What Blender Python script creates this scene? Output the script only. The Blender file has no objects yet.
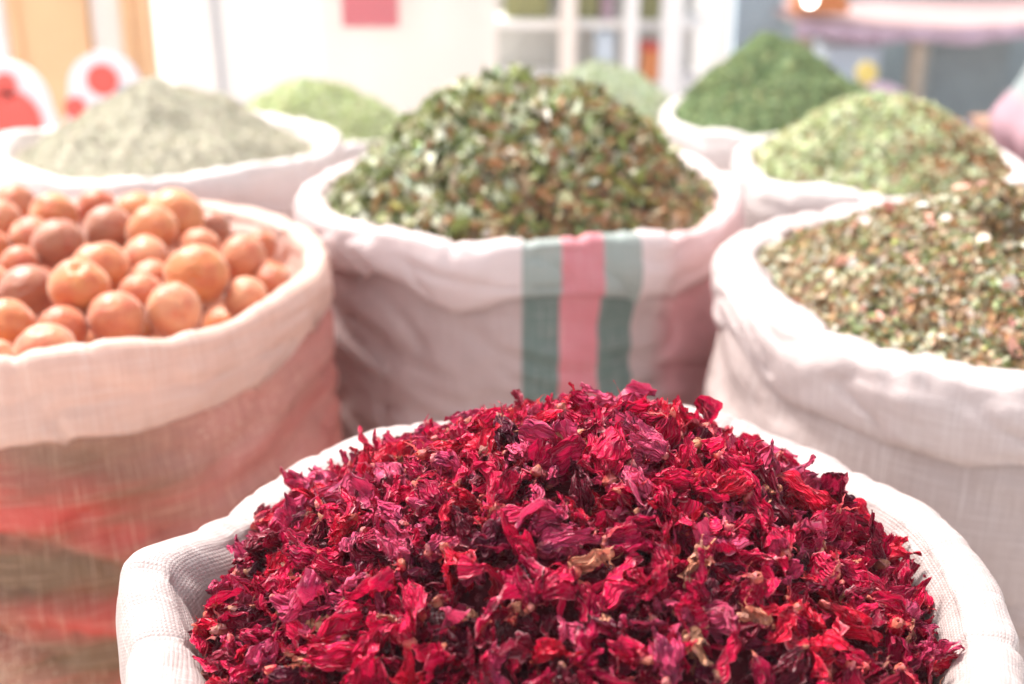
import bpy, math, random
import numpy as np
from mathutils import Vector, Matrix, Euler, noise

random.seed(11)
rng = np.random.default_rng(11)
scene = bpy.context.scene
COL = scene.collection
PI = math.pi
R_ = math.radians

# ------------------------------------------------------------------ helpers
def set_props(o, label=None, cat=None, group=None, kind=None):
    if label: o['label'] = label
    if cat: o['category'] = cat
    if group: o['group'] = group
    if kind: o['kind'] = kind
    return o

def quad_mesh(name, V, F, smooth=True, vcol=None, fattr=None, uv=None):
    """V (n,3) F (m,4) numpy arrays -> mesh datablock. vcol (n,4) colour attribute 'tint'; fattr {name: (n,)}; uv per vertex (n,2)."""
    me = bpy.data.meshes.new(name)
    V = np.asarray(V, np.float32); F = np.asarray(F, np.int32)
    n, m = len(V), len(F); k = F.shape[1]
    me.vertices.add(n); me.vertices.foreach_set('co', V.ravel())
    me.loops.add(m * k); me.loops.foreach_set('vertex_index', F.ravel())
    me.polygons.add(m)
    me.polygons.foreach_set('loop_start', np.arange(0, m * k, k, dtype=np.int32))
    me.polygons.foreach_set('loop_total', np.full(m, k, np.int32))
    me.polygons.foreach_set('use_smooth', np.full(m, bool(smooth)))
    if vcol is not None:
        a = me.attributes.new('tint', 'FLOAT_COLOR', 'POINT')
        a.data.foreach_set('color', np.asarray(vcol, np.float32).ravel())
    for nm, arr in (fattr or {}).items():
        a = me.attributes.new(nm, 'FLOAT', 'POINT')
        a.data.foreach_set('value', np.asarray(arr, np.float32).ravel())
    if uv is not None:
        l = me.uv_layers.new(name='UVMap')
        l.data.foreach_set('uv', np.asarray(uv, np.float32)[F.ravel()].ravel())
    me.update(calc_edges=True); me.validate()
    return me

def link(name, me, mat=None, parent=None, loc=None):
    o = bpy.data.objects.new(name, me); COL.objects.link(o)
    if mat is not None and me is not None and len(me.materials) == 0: me.materials.append(mat)
    if parent: o.parent = parent
    if loc: o.location = loc
    return o

def empty(name, loc, label, cat, group=None, rz=0):
    o = bpy.data.objects.new(name, None); COL.objects.link(o)
    o.location = loc; o.rotation_euler = (0, 0, rz); o.empty_display_size = .05
    return set_props(o, label, cat, group)

import bmesh
def bm_new(): return bmesh.new()
def bm_box(bm, c, s, bev=.0, rz=0, rx=0):
    r = bmesh.ops.create_cube(bm, size=1)
    vs = r['verts']
    M = Matrix.Translation(c) @ Euler((rx, 0, rz)).to_matrix().to_4x4() @ Matrix.Diagonal((s[0], s[1], s[2], 1))
    bmesh.ops.transform(bm, matrix=M, verts=vs)
    if bev:
        es = {e for v in vs for e in v.link_edges}
        bmesh.ops.bevel(bm, geom=list(es), offset=bev, segments=2, affect='EDGES')
def bm_cyl(bm, p0, p1, r0, r1=None, seg=16):
    p0, p1 = Vector(p0), Vector(p1); d = p1 - p0
    r = bmesh.ops.create_cone(bm, cap_ends=True, segments=seg, radius1=r0, radius2=r0 if r1 is None else r1, depth=d.length)
    M = Matrix.Translation((p0 + p1) / 2) @ d.to_track_quat('Z', 'Y').to_matrix().to_4x4()
    bmesh.ops.transform(bm, matrix=M, verts=r['verts'])
def bm_obj(name, bm, mat, parent=None, smooth=False, loc=None):
    me = bpy.data.meshes.new(name); bm.to_mesh(me); bm.free()
    if smooth:
        for p in me.polygons: p.use_smooth = True
    return link(name, me, mat, parent, loc)

def n2(x, y, s=0.0): return noise.noise(Vector((x, y, s)))
def fbm(p, o=3): return noise.fractal(Vector(p), 1.0, 2.0, o)

# ------------------------------------------------------------------ materials
def mat(name):
    m = bpy.data.materials.new(name); m.use_nodes = True
    nt = m.node_tree; nt.nodes.clear()
    out = nt.nodes.new('ShaderNodeOutputMaterial')
    b = nt.nodes.new('ShaderNodeBsdfPrincipled')
    nt.links.new(b.outputs[0], out.inputs[0])
    return m, nt, b, out
def N(nt, t, **kw):
    n = nt.nodes.new(t)
    for k, v in kw.items():
        if k.startswith('i_'):
            n.inputs[int(k[2:])].default_value = v
        else: setattr(n, k, v)
    return n
def L(nt, a, b): nt.links.new(a, b)
def mathn(nt, op, a, b=None, c=None):
    n = nt.nodes.new('ShaderNodeMath'); n.operation = op
    for i, v in enumerate((a, b, c)):
        if v is None: continue
        if isinstance(v, (int, float)): n.inputs[i].default_value = v
        else: nt.links.new(v, n.inputs[i])
    return n.outputs[0]
def mixc(nt, fac, a, b, blend='MIX'):
    n = nt.nodes.new('ShaderNodeMix'); n.data_type = 'RGBA'; n.blend_type = blend
    for i, v in ((0, fac), (6, a), (7, b)):
        if isinstance(v, (int, float)): n.inputs[i].default_value = v
        elif isinstance(v, tuple): n.inputs[i].default_value = v if len(v) == 4 else (*v, 1)
        else: nt.links.new(v, n.inputs[i])
    return n.outputs[2]
def ramp(nt, fac, lo, hi):
    n = nt.nodes.new('ShaderNodeMapRange'); n.interpolation_type = 'SMOOTHSTEP'
    nt.links.new(fac, n.inputs[0]); n.inputs[1].default_value = lo; n.inputs[2].default_value = hi
    return n.outputs[0]
def add_translucent(nt, b, out, col, fac):
    t = nt.nodes.new('ShaderNodeBsdfTranslucent')
    if isinstance(col, tuple): t.inputs[0].default_value = (*col, 1)
    else: nt.links.new(col, t.inputs[0])
    mx = nt.nodes.new('ShaderNodeMixShader'); mx.inputs[0].default_value = fac
    nt.links.new(b.outputs[0], mx.inputs[1]); nt.links.new(t.outputs[0], mx.inputs[2])
    nt.links.new(mx.outputs[0], out.inputs[0])

def plain(name, col, rough=.6, var=.12, scale=20.0, spec=.4):
    m, nt, b, out = mat(name)
    nz = N(nt, 'ShaderNodeTexNoise'); nz.inputs['Scale'].default_value = scale; nz.inputs['Detail'].default_value = 4
    tc = N(nt, 'ShaderNodeTexCoord'); L(nt, tc.outputs['Object'], nz.inputs['Vector'])
    c = mixc(nt, nz.outputs[0], tuple(max(0, x * (1 - var)) for x in col), tuple(min(1, x * (1 + var)) for x in col))
    L(nt, c, b.inputs['Base Color']); b.inputs['Roughness'].default_value = rough
    b.inputs['Specular IOR Level'].default_value = spec
    return m

def weave_bump(nt, b, strength=.45, pitch=.0022):
    """Woven plastic tape: two crossed wave textures on the metric UV of the cloth, plus fine crumple."""
    uv = N(nt, 'ShaderNodeUVMap')
    outs = []
    for d in ('X', 'Y'):
        w = N(nt, 'ShaderNodeTexWave', wave_type='BANDS', bands_direction=d, wave_profile='SIN')
        w.inputs['Scale'].default_value = 0.314 / pitch
        w.inputs['Distortion'].default_value = .6; w.inputs['Detail'].default_value = 1.0; w.inputs['Detail Scale'].default_value = .15
        L(nt, uv.outputs[0], w.inputs['Vector']); outs.append(w.outputs['Fac'])
    g = mathn(nt, 'MAXIMUM', outs[0], outs[1])
    nz = N(nt, 'ShaderNodeTexNoise'); nz.inputs['Scale'].default_value = 90; nz.inputs['Detail'].default_value = 5
    L(nt, uv.outputs[0], nz.inputs['Vector'])
    mp = N(nt, 'ShaderNodeMapping'); mp.inputs['Rotation'].default_value = (0, 0, R_(24)); mp.inputs['Scale'].default_value = (6, 13, 1)
    L(nt, uv.outputs[0], mp.inputs[0])
    cr = N(nt, 'ShaderNodeTexNoise', noise_type='RIDGED_MULTIFRACTAL'); cr.inputs['Scale'].default_value = 1.6; cr.inputs['Detail'].default_value = 3; cr.inputs['Distortion'].default_value = .5
    L(nt, mp.outputs[0], cr.inputs['Vector'])
    h = mathn(nt, 'ADD', mathn(nt, 'MULTIPLY', g, .0006), mathn(nt, 'MULTIPLY', nz.outputs[0], .004))
    h = mathn(nt, 'ADD', h, mathn(nt, 'MULTIPLY', cr.outputs[0], .0035))
    bp = N(nt, 'ShaderNodeBump'); bp.inputs['Strength'].default_value = strength; bp.inputs['Distance'].default_value = 1.0
    L(nt, h, bp.inputs['Height']); L(nt, bp.outputs[0], b.inputs['Normal'])
    return uv, g, nz.outputs[0]

def threads(nt, uv, c, light, amt):
    """Uneven tapes of the weave: long thin streaks both ways, some paler, some darker."""
    for sc, k in (((420, 14, 1), 1.0), ((14, 420, 1), .8)):
        mp = N(nt, 'ShaderNodeMapping'); mp.inputs['Scale'].default_value = sc; L(nt, uv, mp.inputs[0])
        nz = N(nt, 'ShaderNodeTexNoise'); nz.inputs['Scale'].default_value = 1.0; nz.inputs['Detail'].default_value = 3; nz.inputs['Roughness'].default_value = .65
        L(nt, mp.outputs[0], nz.inputs['Vector'])
        c = mixc(nt, mathn(nt, 'MULTIPLY', ramp(nt, nz.outputs[0], .54, .68), amt * k), c, light)
        c = mixc(nt, mathn(nt, 'MULTIPLY', ramp(nt, nz.outputs[0], .47, .34), amt * k), c, mixc(nt, 1.0, c, (.78, .73, .71), 'MULTIPLY'))
    return c

def sack_mat(name, col, rough=.45, transl=.18, soil=.12, soilcol=(.55, .42, .36)):
    m, nt, b, out = mat(name)
    uv, g, nzs = weave_bump(nt, b)
    nz = N(nt, 'ShaderNodeTexNoise'); nz.inputs['Scale'].default_value = 7; nz.inputs['Detail'].default_value = 5; nz.inputs['Roughness'].default_value = .6
    L(nt, uv.outputs[0], nz.inputs['Vector'])
    c = mixc(nt, mathn(nt, 'MULTIPLY', ramp(nt, nz.outputs[0], .45, .8), soil * 3), tuple(col), soilcol)
    c = threads(nt, uv.outputs[0], c, (.90, .83, .80), .32)
    L(nt, c, b.inputs['Base Color']); b.inputs['Roughness'].default_value = rough
    add_translucent(nt, b, out, c, transl)
    return m

def stripe_fac(nt, u, a0, a1, soft=.0006):
    lo = ramp(nt, u, a0 - soft, a0 + soft); hi = ramp(nt, u, a1 - soft, a1 + soft)
    return mathn(nt, 'SUBTRACT', lo, hi)

def stripe_sack_mat(name, base, green, red, sidered, rough=.5, transl=.15):
    """UV.x is metres round the sack measured from the side that faces the lane, so stripes are woven into the cloth."""
    m, nt, b, out = mat(name)
    uv, g, nzs = weave_bump(nt, b)
    sx = N(nt, 'ShaderNodeSeparateXYZ'); L(nt, uv.outputs[0], sx.inputs[0]); u = sx.outputs[0]
    nz = N(nt, 'ShaderNodeTexNoise'); nz.inputs['Scale'].default_value = 6; nz.inputs['Detail'].default_value = 4
    L(nt, uv.outputs[0], nz.inputs['Vector'])
    c = mixc(nt, ramp(nt, nz.outputs[0], .4, .75), base, tuple(x * .86 for x in base))
    q = .255 * PI / 180
    for a0, a1, cc in ((-.7, 8.3, green), (8.3, 18.2, red), (18.2, 27.4, green), (36, 78, sidered)):
        c = mixc(nt, mathn(nt, 'MULTIPLY', stripe_fac(nt, u, a0 * q, a1 * q, .0012 if cc is not sidered else .02), .95), c, cc)
    c = threads(nt, uv.outputs[0], c, (.80, .70, .67), .24)
    L(nt, c, b.inputs['Base Color']); b.inputs['Roughness'].default_value = rough
    add_translucent(nt, b, out, c, transl)
    return m

def glow_sack_mat(name):
    """Thin glossy woven sack with red sunlit glow, brown shade and glints put into its colour."""
    m, nt, b, out = mat(name)
    uv, g, nzs = weave_bump(nt, b, .6, .0045)
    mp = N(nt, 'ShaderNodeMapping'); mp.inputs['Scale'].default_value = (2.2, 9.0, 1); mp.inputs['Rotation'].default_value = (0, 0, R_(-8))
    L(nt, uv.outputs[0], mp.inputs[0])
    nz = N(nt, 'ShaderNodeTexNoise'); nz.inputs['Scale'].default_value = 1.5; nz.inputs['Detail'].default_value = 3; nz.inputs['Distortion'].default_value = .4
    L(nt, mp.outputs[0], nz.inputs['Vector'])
    c = mixc(nt, ramp(nt, nz.outputs[0], .40, .64), (.20, .11, .055), (.64, .085, .065))  # glow through the cloth against shaded folds, painted as red and brown patches
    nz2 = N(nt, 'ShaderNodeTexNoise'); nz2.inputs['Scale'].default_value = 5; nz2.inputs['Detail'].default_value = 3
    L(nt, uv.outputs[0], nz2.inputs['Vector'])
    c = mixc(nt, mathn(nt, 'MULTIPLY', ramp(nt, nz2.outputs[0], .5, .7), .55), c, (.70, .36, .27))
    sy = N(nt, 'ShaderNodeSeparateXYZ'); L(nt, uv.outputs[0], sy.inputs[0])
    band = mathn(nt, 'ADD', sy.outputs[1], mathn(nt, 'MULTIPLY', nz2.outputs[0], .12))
    c = mixc(nt, mathn(nt, 'MULTIPLY', ramp(nt, band, .47, .62), .75), c, (.74, .36, .29))  # pale glow of the upper cloth put into the colour
    c = mixc(nt, mathn(nt, 'MULTIPLY', ramp(nt, sy.outputs[0], .10, .26), .6), c, (.80, .34, .30))  # brighter right flank, painted as well
    c = threads(nt, uv.outputs[0], c, (.92, .60, .42), .28)
    fl = N(nt, 'ShaderNodeTexNoise'); fl.inputs['Scale'].default_value = 330; fl.inputs['Detail'].default_value = 2; L(nt, uv.outputs[0], fl.inputs['Vector'])
    fm = mathn(nt, 'MULTIPLY', ramp(nt, fl.outputs[0], .62, .68), ramp(nt, nz2.outputs[0], .50, .62))
    c = mixc(nt, mathn(nt, 'MULTIPLY', fm, .85), c, (.95, .78, .56))      # tape glints painted as pale flecks
    L(nt, c, b.inputs['Base Color']); b.inputs['Roughness'].default_value = .26
    add_translucent(nt, b, out, c, .25)
    return m

def tint_mat(name, rough=.6, transl=.2, spec=.3, bump=0):
    m, nt, b, out = mat(name)
    at = N(nt, 'ShaderNodeAttribute', attribute_name='tint')
    tc = N(nt, 'ShaderNodeTexCoord')
    nz = N(nt, 'ShaderNodeTexNoise'); nz.inputs['Scale'].default_value = 300; nz.inputs['Detail'].default_value = 3
    L(nt, tc.outputs['Object'], nz.inputs['Vector'])
    c = mixc(nt, mathn(nt, 'MULTIPLY', nz.outputs[0], .5), at.outputs['Color'], mixc(nt, 1.0, at.outputs['Color'], (.55, .5, .42), 'MULTIPLY'))
    L(nt, c, b.inputs['Base Color']); b.inputs['Roughness'].default_value = rough
    b.inputs['Specular IOR Level'].default_value = spec
    if transl: add_translucent(nt, b, out, c, transl)
    return m

def hibiscus_mat():
    m, nt, b, out = mat('dried_hibiscus_sepal')
    at = N(nt, 'ShaderNodeAttribute', attribute_name='tint')
    oi = N(nt, 'ShaderNodeObjectInfo')
    c = mixc(nt, 1.0, at.outputs['Color'], oi.outputs['Color'], 'MULTIPLY')
    rib = N(nt, 'ShaderNodeAttribute', attribute_name='rib')
    tipa = N(nt, 'ShaderNodeAttribute', attribute_name='tip')
    tc = N(nt, 'ShaderNodeTexCoord')
    nz = N(nt, 'ShaderNodeTexNoise'); nz.inputs['Scale'].default_value = 110; nz.inputs['Detail'].default_value = 4
    L(nt, tc.outputs['Object'], nz.inputs['Vector'])
    # mottled darkening to maroon in dried patches, paler ribs and edges
    c2 = mixc(nt, mathn(nt, 'MULTIPLY', ramp(nt, nz.outputs[0], .50, .72), .8), c, mixc(nt, 1.0, c, (.25, .30, .45), 'MULTIPLY'))
    nz3 = N(nt, 'ShaderNodeTexNoise'); nz3.inputs['Scale'].default_value = 420; nz3.inputs['Detail'].default_value = 3
    L(nt, tc.outputs['Object'], nz3.inputs['Vector'])
    rf = mathn(nt, 'MULTIPLY', ramp(nt, rib.outputs['Fac'], .60, .95), ramp(nt, nz3.outputs[0], .42, .62))
    pale = mixc(nt, .50, c, (.98, .42, .46))
    c3 = mixc(nt, mathn(nt, 'MULTIPLY', rf, .8), c2, pale)
    c4 = mixc(nt, mathn(nt, 'MULTIPLY', ramp(nt, tipa.outputs['Fac'], .0, 1.0), .55), c3, (.78, .36, .20))
    ef = mathn(nt, 'MULTIPLY', ramp(nt, rib.outputs['Fac'], .86, 1.0), ramp(nt, nz.outputs[0], .44, .56))
    c4 = mixc(nt, mathn(nt, 'MULTIPLY', ef, .7), c4, mixc(nt, .65, c, (.98, .62, .62)))
    # fine branching veins run the length of every sepal: raised, and paler along their crests
    vn = N(nt, 'ShaderNodeAttribute', attribute_name='vein')
    nz4 = N(nt, 'ShaderNodeTexNoise'); nz4.inputs['Scale'].default_value = 150; nz4.inputs['Detail'].default_value = 2
    L(nt, tc.outputs['Object'], nz4.inputs['Vector'])
    vv = mathn(nt, 'ADD', mathn(nt, 'MULTIPLY', vn.outputs['Fac'], 1.7 * PI), mathn(nt, 'MULTIPLY', nz4.outputs[0], 5.0))
    ridge = mathn(nt, 'SUBTRACT', 1.0, mathn(nt, 'ABSOLUTE', mathn(nt, 'SINE', vv)))
    rl = mathn(nt, 'MULTIPLY', ramp(nt, ridge, .74, .96), ramp(nt, nz.outputs[0], .36, .55))
    c4 = mixc(nt, mathn(nt, 'MULTIPLY', rl, .5), c4, pale)
    L(nt, c4, b.inputs['Base Color'])
    b.inputs['Roughness'].default_value = .33
    b.inputs['Specular IOR Level'].default_value = .18
    bp = N(nt, 'ShaderNodeBump'); bp.inputs['Strength'].default_value = .8; bp.inputs['Distance'].default_value = .0016
    nz2 = N(nt, 'ShaderNodeTexNoise'); nz2.inputs['Scale'].default_value = 700; nz2.inputs['Detail'].default_value = 4
    L(nt, tc.outputs['Object'], nz2.inputs['Vector']); L(nt, mathn(nt, 'ADD', mathn(nt, 'MULTIPLY', nz2.outputs[0], .6), ridge), bp.inputs['Height']); L(nt, bp.outputs[0], b.inputs['Normal'])
    t = mixc(nt, .5, c2, (.66, .010, .062))
    add_translucent(nt, b, out, t, .30)
    return m

def apricot_mat():
    m, nt, b, out = mat('apricot_skin')
    oi = N(nt, 'ShaderNodeObjectInfo'); tc = N(nt, 'ShaderNodeTexCoord')
    ad = N(nt, 'ShaderNodeVectorMath', operation='ADD'); L(nt, tc.outputs['Object'], ad.inputs[0])
    cx = N(nt, 'ShaderNodeCombineXYZ'); L(nt, oi.outputs['Random'], cx.inputs[0]); L(nt, mathn(nt, 'MULTIPLY', oi.outputs['Random'], 7.3), cx.inputs[1])
    L(nt, cx.outputs[0], ad.inputs[1])
    nz = N(nt, 'ShaderNodeTexNoise'); nz.inputs['Scale'].default_value = 1.3; nz.inputs['Detail'].default_value = 4
    L(nt, ad.outputs[0], nz.inputs['Vector'])
    c = mixc(nt, mathn(nt, 'MULTIPLY', ramp(nt, nz.outputs[0], .38, .72), .75), oi.outputs['Color'], mixc(nt, 1.0, oi.outputs['Color'], (.85, .42, .42), 'MULTIPLY'))
    nz2 = N(nt, 'ShaderNodeTexNoise'); nz2.inputs['Scale'].default_value = 6; nz2.inputs['Detail'].default_value = 3
    L(nt, ad.outputs[0], nz2.inputs['Vector'])
    c = mixc(nt, mathn(nt, 'MULTIPLY', ramp(nt, nz2.outputs[0], .64, .75), .55), c, (.35, .10, .05))
    L(nt, c, b.inputs['Base Color']); b.inputs['Roughness'].default_value = .42
    b.inputs['Sheen Weight'].default_value = .55; b.inputs['Sheen Roughness'].default_value = .4; b.inputs['Sheen Tint'].default_value = (1, .85, .75, 1)
    bp = N(nt, 'ShaderNodeBump'); bp.inputs['Strength'].default_value = .6; bp.inputs['Distance'].default_value = .004
    nz5 = N(nt, 'ShaderNodeTexNoise'); nz5.inputs['Scale'].default_value = 2.6; nz5.inputs['Detail'].default_value = 5; nz5.inputs['Distortion'].default_value = .8
    L(nt, ad.outputs[0], nz5.inputs['Vector']); L(nt, nz5.outputs[0], bp.inputs['Height']); L(nt, bp.outputs[0], b.inputs['Normal'])
    b.inputs['Subsurface Weight'].default_value = .25; b.inputs['Subsurface Radius'].default_value = (.01, .004, .002); b.inputs['Subsurface Scale'].default_value = .6
    return m

# ------------------------------------------------------------------ sacks
def wob(seed, ks, amp):
    r = random.Random(seed); ph = [(k, r.uniform(0, 2 * PI), r.uniform(.4, 1)) for k in ks]
    s = sum(p[2] for p in ph)
    return lambda t: amp * sum(a * math.sin(k * t + p) for k, p, a in ph) / s * 1.6

def resample(pts, n):
    P = np.array(pts, float)
    # Catmull-Rom through the points, then even arc length
    Q = [P[0]] + list(P) + [P[-1]]; C = []
    for i in range(1, len(Q) - 2):
        p0, p1, p2, p3 = Q[i - 1], Q[i], Q[i + 1], Q[i + 2]
        for t in np.linspace(0, 1, 12, endpoint=False):
            C.append(.5 * ((2 * p1) + (-p0 + p2) * t + (2 * p0 - 5 * p1 + 4 * p2 - p3) * t * t + (-p0 + 3 * p1 - 3 * p2 + p3) * t ** 3))
    C.append(P[-1]); C = np.array(C)
    d = np.r_[0, np.cumsum(np.linalg.norm(np.diff(C, axis=0), axis=1))]
    s = np.linspace(0, d[-1], n)
    return np.c_[np.interp(s, d, C[:, 0]), np.interp(s, d, C[:, 1])], s

def sack(label, c, R, zr, ch, mc, mb, seed, amp=.008, rimamp=.006, fold=.006, bulge=.03, roll=.016, N_t=300, group='woven sacks of the market stall', diag=.005, hem=.010, rimfun=None, hemfun=None):
    root = empty('market_sack', (c[0], c[1], 0), label, 'sack', group)
    fr = wob(seed, (2, 3, 4, 5), amp); fz = wob(seed + 1, (2, 3, 5, 7), rimamp); fh = wob(seed + 2, (3, 5, 8, 11), hem)
    if hemfun: fh0 = fh; fh = lambda t: fh0(t) + hemfun(t)
    th = np.linspace(0, 2 * PI, N_t + 1)
    w = roll
    prof = [(-2.6 * w, -.16), (-2.5 * w, -.11), (-2.3 * w, -.07), (-2.05 * w, -.04), (-1.75 * w, -.02), (-1.25 * w, -.005), (-.6 * w, 0), (0, -.004),
            (.25 * w, -.016), (.34 * w, -.45 * ch), (.28 * w, -.75 * ch), (.16 * w, -.93 * ch), (-.02 * w, -1.0 * ch), (-.22 * w, -.985 * ch), (-.5 * w, -.85 * ch)]
    M = 64
    P, S = resample(prof, M)
    V = np.zeros((len(th), M, 3)); UV = np.zeros((len(th), M, 2))
    hemf = np.clip(-P[:, 1] / ch, 0, 1) * (S > S[M // 3])      # 0 at rim, 1 at hem on the outer side
    top = np.argmax(P[:, 1])
    for i, t in enumerate(th):
        tt = t - PI / 2 if False else t
        cs, sn = math.cos(tt), math.sin(tt)
        wr, wz, wh = fr(tt), fz(tt), fh(tt)
        if rimfun: dx = rimfun(tt); wr += dx[0]; wz += dx[1]
        cx, cy = cs * R * 9, sn * R * 9
        # radial gathers: sharp valleys in the cloth where it turns over the rim
        g1 = noise.noise(Vector((cs * R * 12, sn * R * 12, seed * 3.1)))
        g2 = noise.noise(Vector((cs * R * 30, sn * R * 30, seed * 1.7)))
        crease = -(max(0, 1 - abs(g1) * 7)) ** 2 - .45 * (max(0, 1 - abs(g2) * 6)) ** 2 + .5 * g1
        for j in range(M):
            r = R + wr + P[j, 0]; z = zr + wz + P[j, 1] - hemf[j] * wh
            inner = 1.0 if j < top else max(0.15, 1 - (S[j] - S[top]) / (.8 * ch))
            n1 = noise.noise(Vector((cs * R * 16, sn * R * 16, S[j] * 22 + seed)))
            n3 = noise.noise(Vector((cs * R * 60, sn * R * 60, S[j] * 60 + seed)))
            n4 = noise.noise(Vector((cs * R * 11 + S[j] * 9, sn * R * 11 + S[j] * 5, S[j] * 30 - cs * 2 + seed)))
            d = fold * (crease * inner * .8 + n1 * .7 - .75 * max(0, 1 - abs(n4) * 5) ** 2 * (.3 + .7 * hemf[j])) + .0012 * n3
            # displace along the profile normal
            a = P[min(j + 1, M - 1)] - P[max(j - 1, 0)]; a = a / (np.linalg.norm(a) + 1e-9)
            nr, nz = -a[1], a[0]
            if j < top: pass
            r += -nr * d if False else (d * (-1 if j < top - 3 else 1) * abs(nr)); z += d * abs(nz)
            V[i, j] = (r * cs, r * sn, z)
            UV[i, j] = (((tt + PI / 2 + PI) % (2 * PI) - PI) * R, -S[j])
    V[-1] = V[0]
    UV[-1, :, 0] = np.where(UV[-1, :, 0] < UV[-2, :, 0] - .1, UV[-1, :, 0] + 2 * PI * R, UV[-1, :, 0])
    def grid(a, b):
        i, j = np.meshgrid(np.arange(a - 1), np.arange(b - 1), indexing='ij')
        q = i * b + j
        return np.stack([q, q + b, q + b + 1, q + 1], -1).reshape(-1, 4)
    # drop faces that straddle the UV seam wrap by keeping seam at the far side (+Y)
    me = quad_mesh('rolled_cuff', V.reshape(-1, 3), grid(len(th), M), uv=UV.reshape(-1, 2))
    link('rolled_cuff', me, mc, root)
    # body
    zb = zr - ch
    MB_ = 70
    V = np.zeros((len(th), MB_, 3)); UV = np.zeros((len(th), MB_, 2))
    for i, t in enumerate(th):
        cs, sn = math.cos(t), math.sin(t); wr, wz, wh = fr(t), fz(t), fh(t)
        if rimfun: dx = rimfun(t); wr += dx[0]; wz += dx[1]
        for j in range(MB_):
            q = j / (MB_ - 1)
            z = (zb + .02 + wz - wh) * (1 - q) + .004 * q
            s = (1 - q) * zb
            r = R - .011 + wr * (1 - .6 * q) + bulge * max(0, math.sin(PI * min(1, q * 1.15 + .02))) ** .8 if q < .85 else R - .011 + wr * .5 + bulge * math.sin(PI * (.85 * 1.15 + .02)) ** .8 - (q - .85) * .35
            arc = t * R
            n1 = noise.noise(Vector((cs * R * 7 + z * 5, sn * R * 7, z * 26 - sn * 1.2 + cs * 1.5 + seed)))
            n2_ = noise.noise(Vector((cs * R * 20, sn * R * 20, z * 55 + cs * 4 + seed)))
            r += diag * (.25 + .75 * min(1, q * 5)) * (n1 * 1.3 + .45 * n2_ - .8 * max(0, 1 - abs(n1) * 6) ** 2)
            V[i, j] = (r * cs, r * sn, z)
            UV[i, j] = (((t + PI / 2 + PI) % (2 * PI) - PI) * R, z)
    V[-1] = V[0]
    UV[-1, :, 0] = np.where(UV[-1, :, 0] < UV[-2, :, 0] - .1, UV[-1, :, 0] + 2 * PI * R, UV[-1, :, 0])
    me = quad_mesh('sack_body', V.reshape(-1, 3), grid(len(th), MB_), uv=UV.reshape(-1, 2))
    link('sack_body', me, mb, root)
    return root

# ------------------------------------------------------------------ heaps of loose herbs
def heap_height(x, y, R, h, p, seed, off=(0, 0), rough=.006, dent=None):
    r = math.hypot(x - off[0] * max(0, 1 - math.hypot(x, y) / R), y - off[1] * max(0, 1 - math.hypot(x, y) / R)) / R
    z = h * max(0, 1 - min(1, r) ** p) if r < 1 else 0
    z += rough * noise.noise(Vector((x * 18, y * 18, seed))) + rough * .5 * noise.noise(Vector((x * 45, y * 45, seed)))
    if dent:
        for dx, dy, dr, dd in dent:
            z -= dd * math.exp(-((x - dx) ** 2 + (y - dy) ** 2) / dr ** 2)
    return z

def heap_core(R, h, p, seed, off, rough, dent, nr=50, nt=120):
    rr = np.linspace(.002, R * 1.12, nr); V = []
    for r in rr:
        for k in range(nt):
            t = 2 * PI * k / nt; x, y = r * math.cos(t), r * math.sin(t)
            V.append((x, y, heap_height(x, y, R, h, p, seed, off, rough, dent) - max(0, r - R) * .6))
    i, j = np.meshgrid(np.arange(nr - 1), np.arange(nt), indexing='ij'); j2 = (j + 1) % nt
    F = np.stack([i * nt + j, (i + 1) * nt + j, (i + 1) * nt + j2, i * nt + j2], -1).reshape(-1, 4)
    return np.array(V), F

def flake_template(nw=3, nl=4, bend=.35, cup=.3):
    """A small curled leaf fragment, unit length along X, pointed at both ends."""
    V = []
    for a in range(nl):
        u = a / (nl - 1)
        wd = (.22 + .78 * math.sin(PI * (.12 + .80 * u))) * .5
        for bb in range(nw):
            v = bb / (nw - 1) * 2 - 1
            V.append((u - .5, v * wd, -bend * (u - .5) ** 2 * 2 + cup * v * v * .35))
    i, j = np.meshgrid(np.arange(nl - 1), np.arange(nw - 1), indexing='ij'); q = i * nw + j
    F = np.stack([q, q + nw, q + nw + 1, q + 1], -1).reshape(-1, 4)
    return np.array(V), F

def rot_mats(n, tilt, normals=None, g=rng):
    """Random rotations: heading free, tilt about the heap's normal limited by `tilt` (radians, sigma)."""
    yaw = g.uniform(0, 2 * PI, n); ax = g.normal(0, tilt, n); ay = g.normal(0, tilt, n)
    cz, sz = np.cos(yaw), np.sin(yaw); cx, sx = np.cos(ax), np.sin(ax); cy, sy = np.cos(ay), np.sin(ay)
    Z = np.zeros((n, 3, 3)); Z[:, 0, 0] = cz; Z[:, 0, 1] = -sz; Z[:, 1, 0] = sz; Z[:, 1, 1] = cz; Z[:, 2, 2] = 1
    X = np.zeros((n, 3, 3)); X[:, 0, 0] = 1; X[:, 1, 1] = cx; X[:, 1, 2] = -sx; X[:, 2, 1] = sx; X[:, 2, 2] = cx
    Y = np.zeros((n, 3, 3)); Y[:, 1, 1] = 1; Y[:, 0, 0] = cy; Y[:, 0, 2] = sy; Y[:, 2, 0] = -sy; Y[:, 2, 2] = cy
    M = np.einsum('nij,njk,nkl->nil', Y, X, Z)
    if normals is not None:
        z = normals / np.linalg.norm(normals, axis=1, keepdims=True)
        a = np.tile(np.array([[1., 0, 0]]), (n, 1)); x = a - z * np.sum(a * z, 1, keepdims=True); x /= np.linalg.norm(x, axis=1, keepdims=True)
        y = np.cross(z, x)
        B = np.stack([x, y, z], -1)
        M = np.einsum('nij,njk->nik', B, M)
    return M

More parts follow.
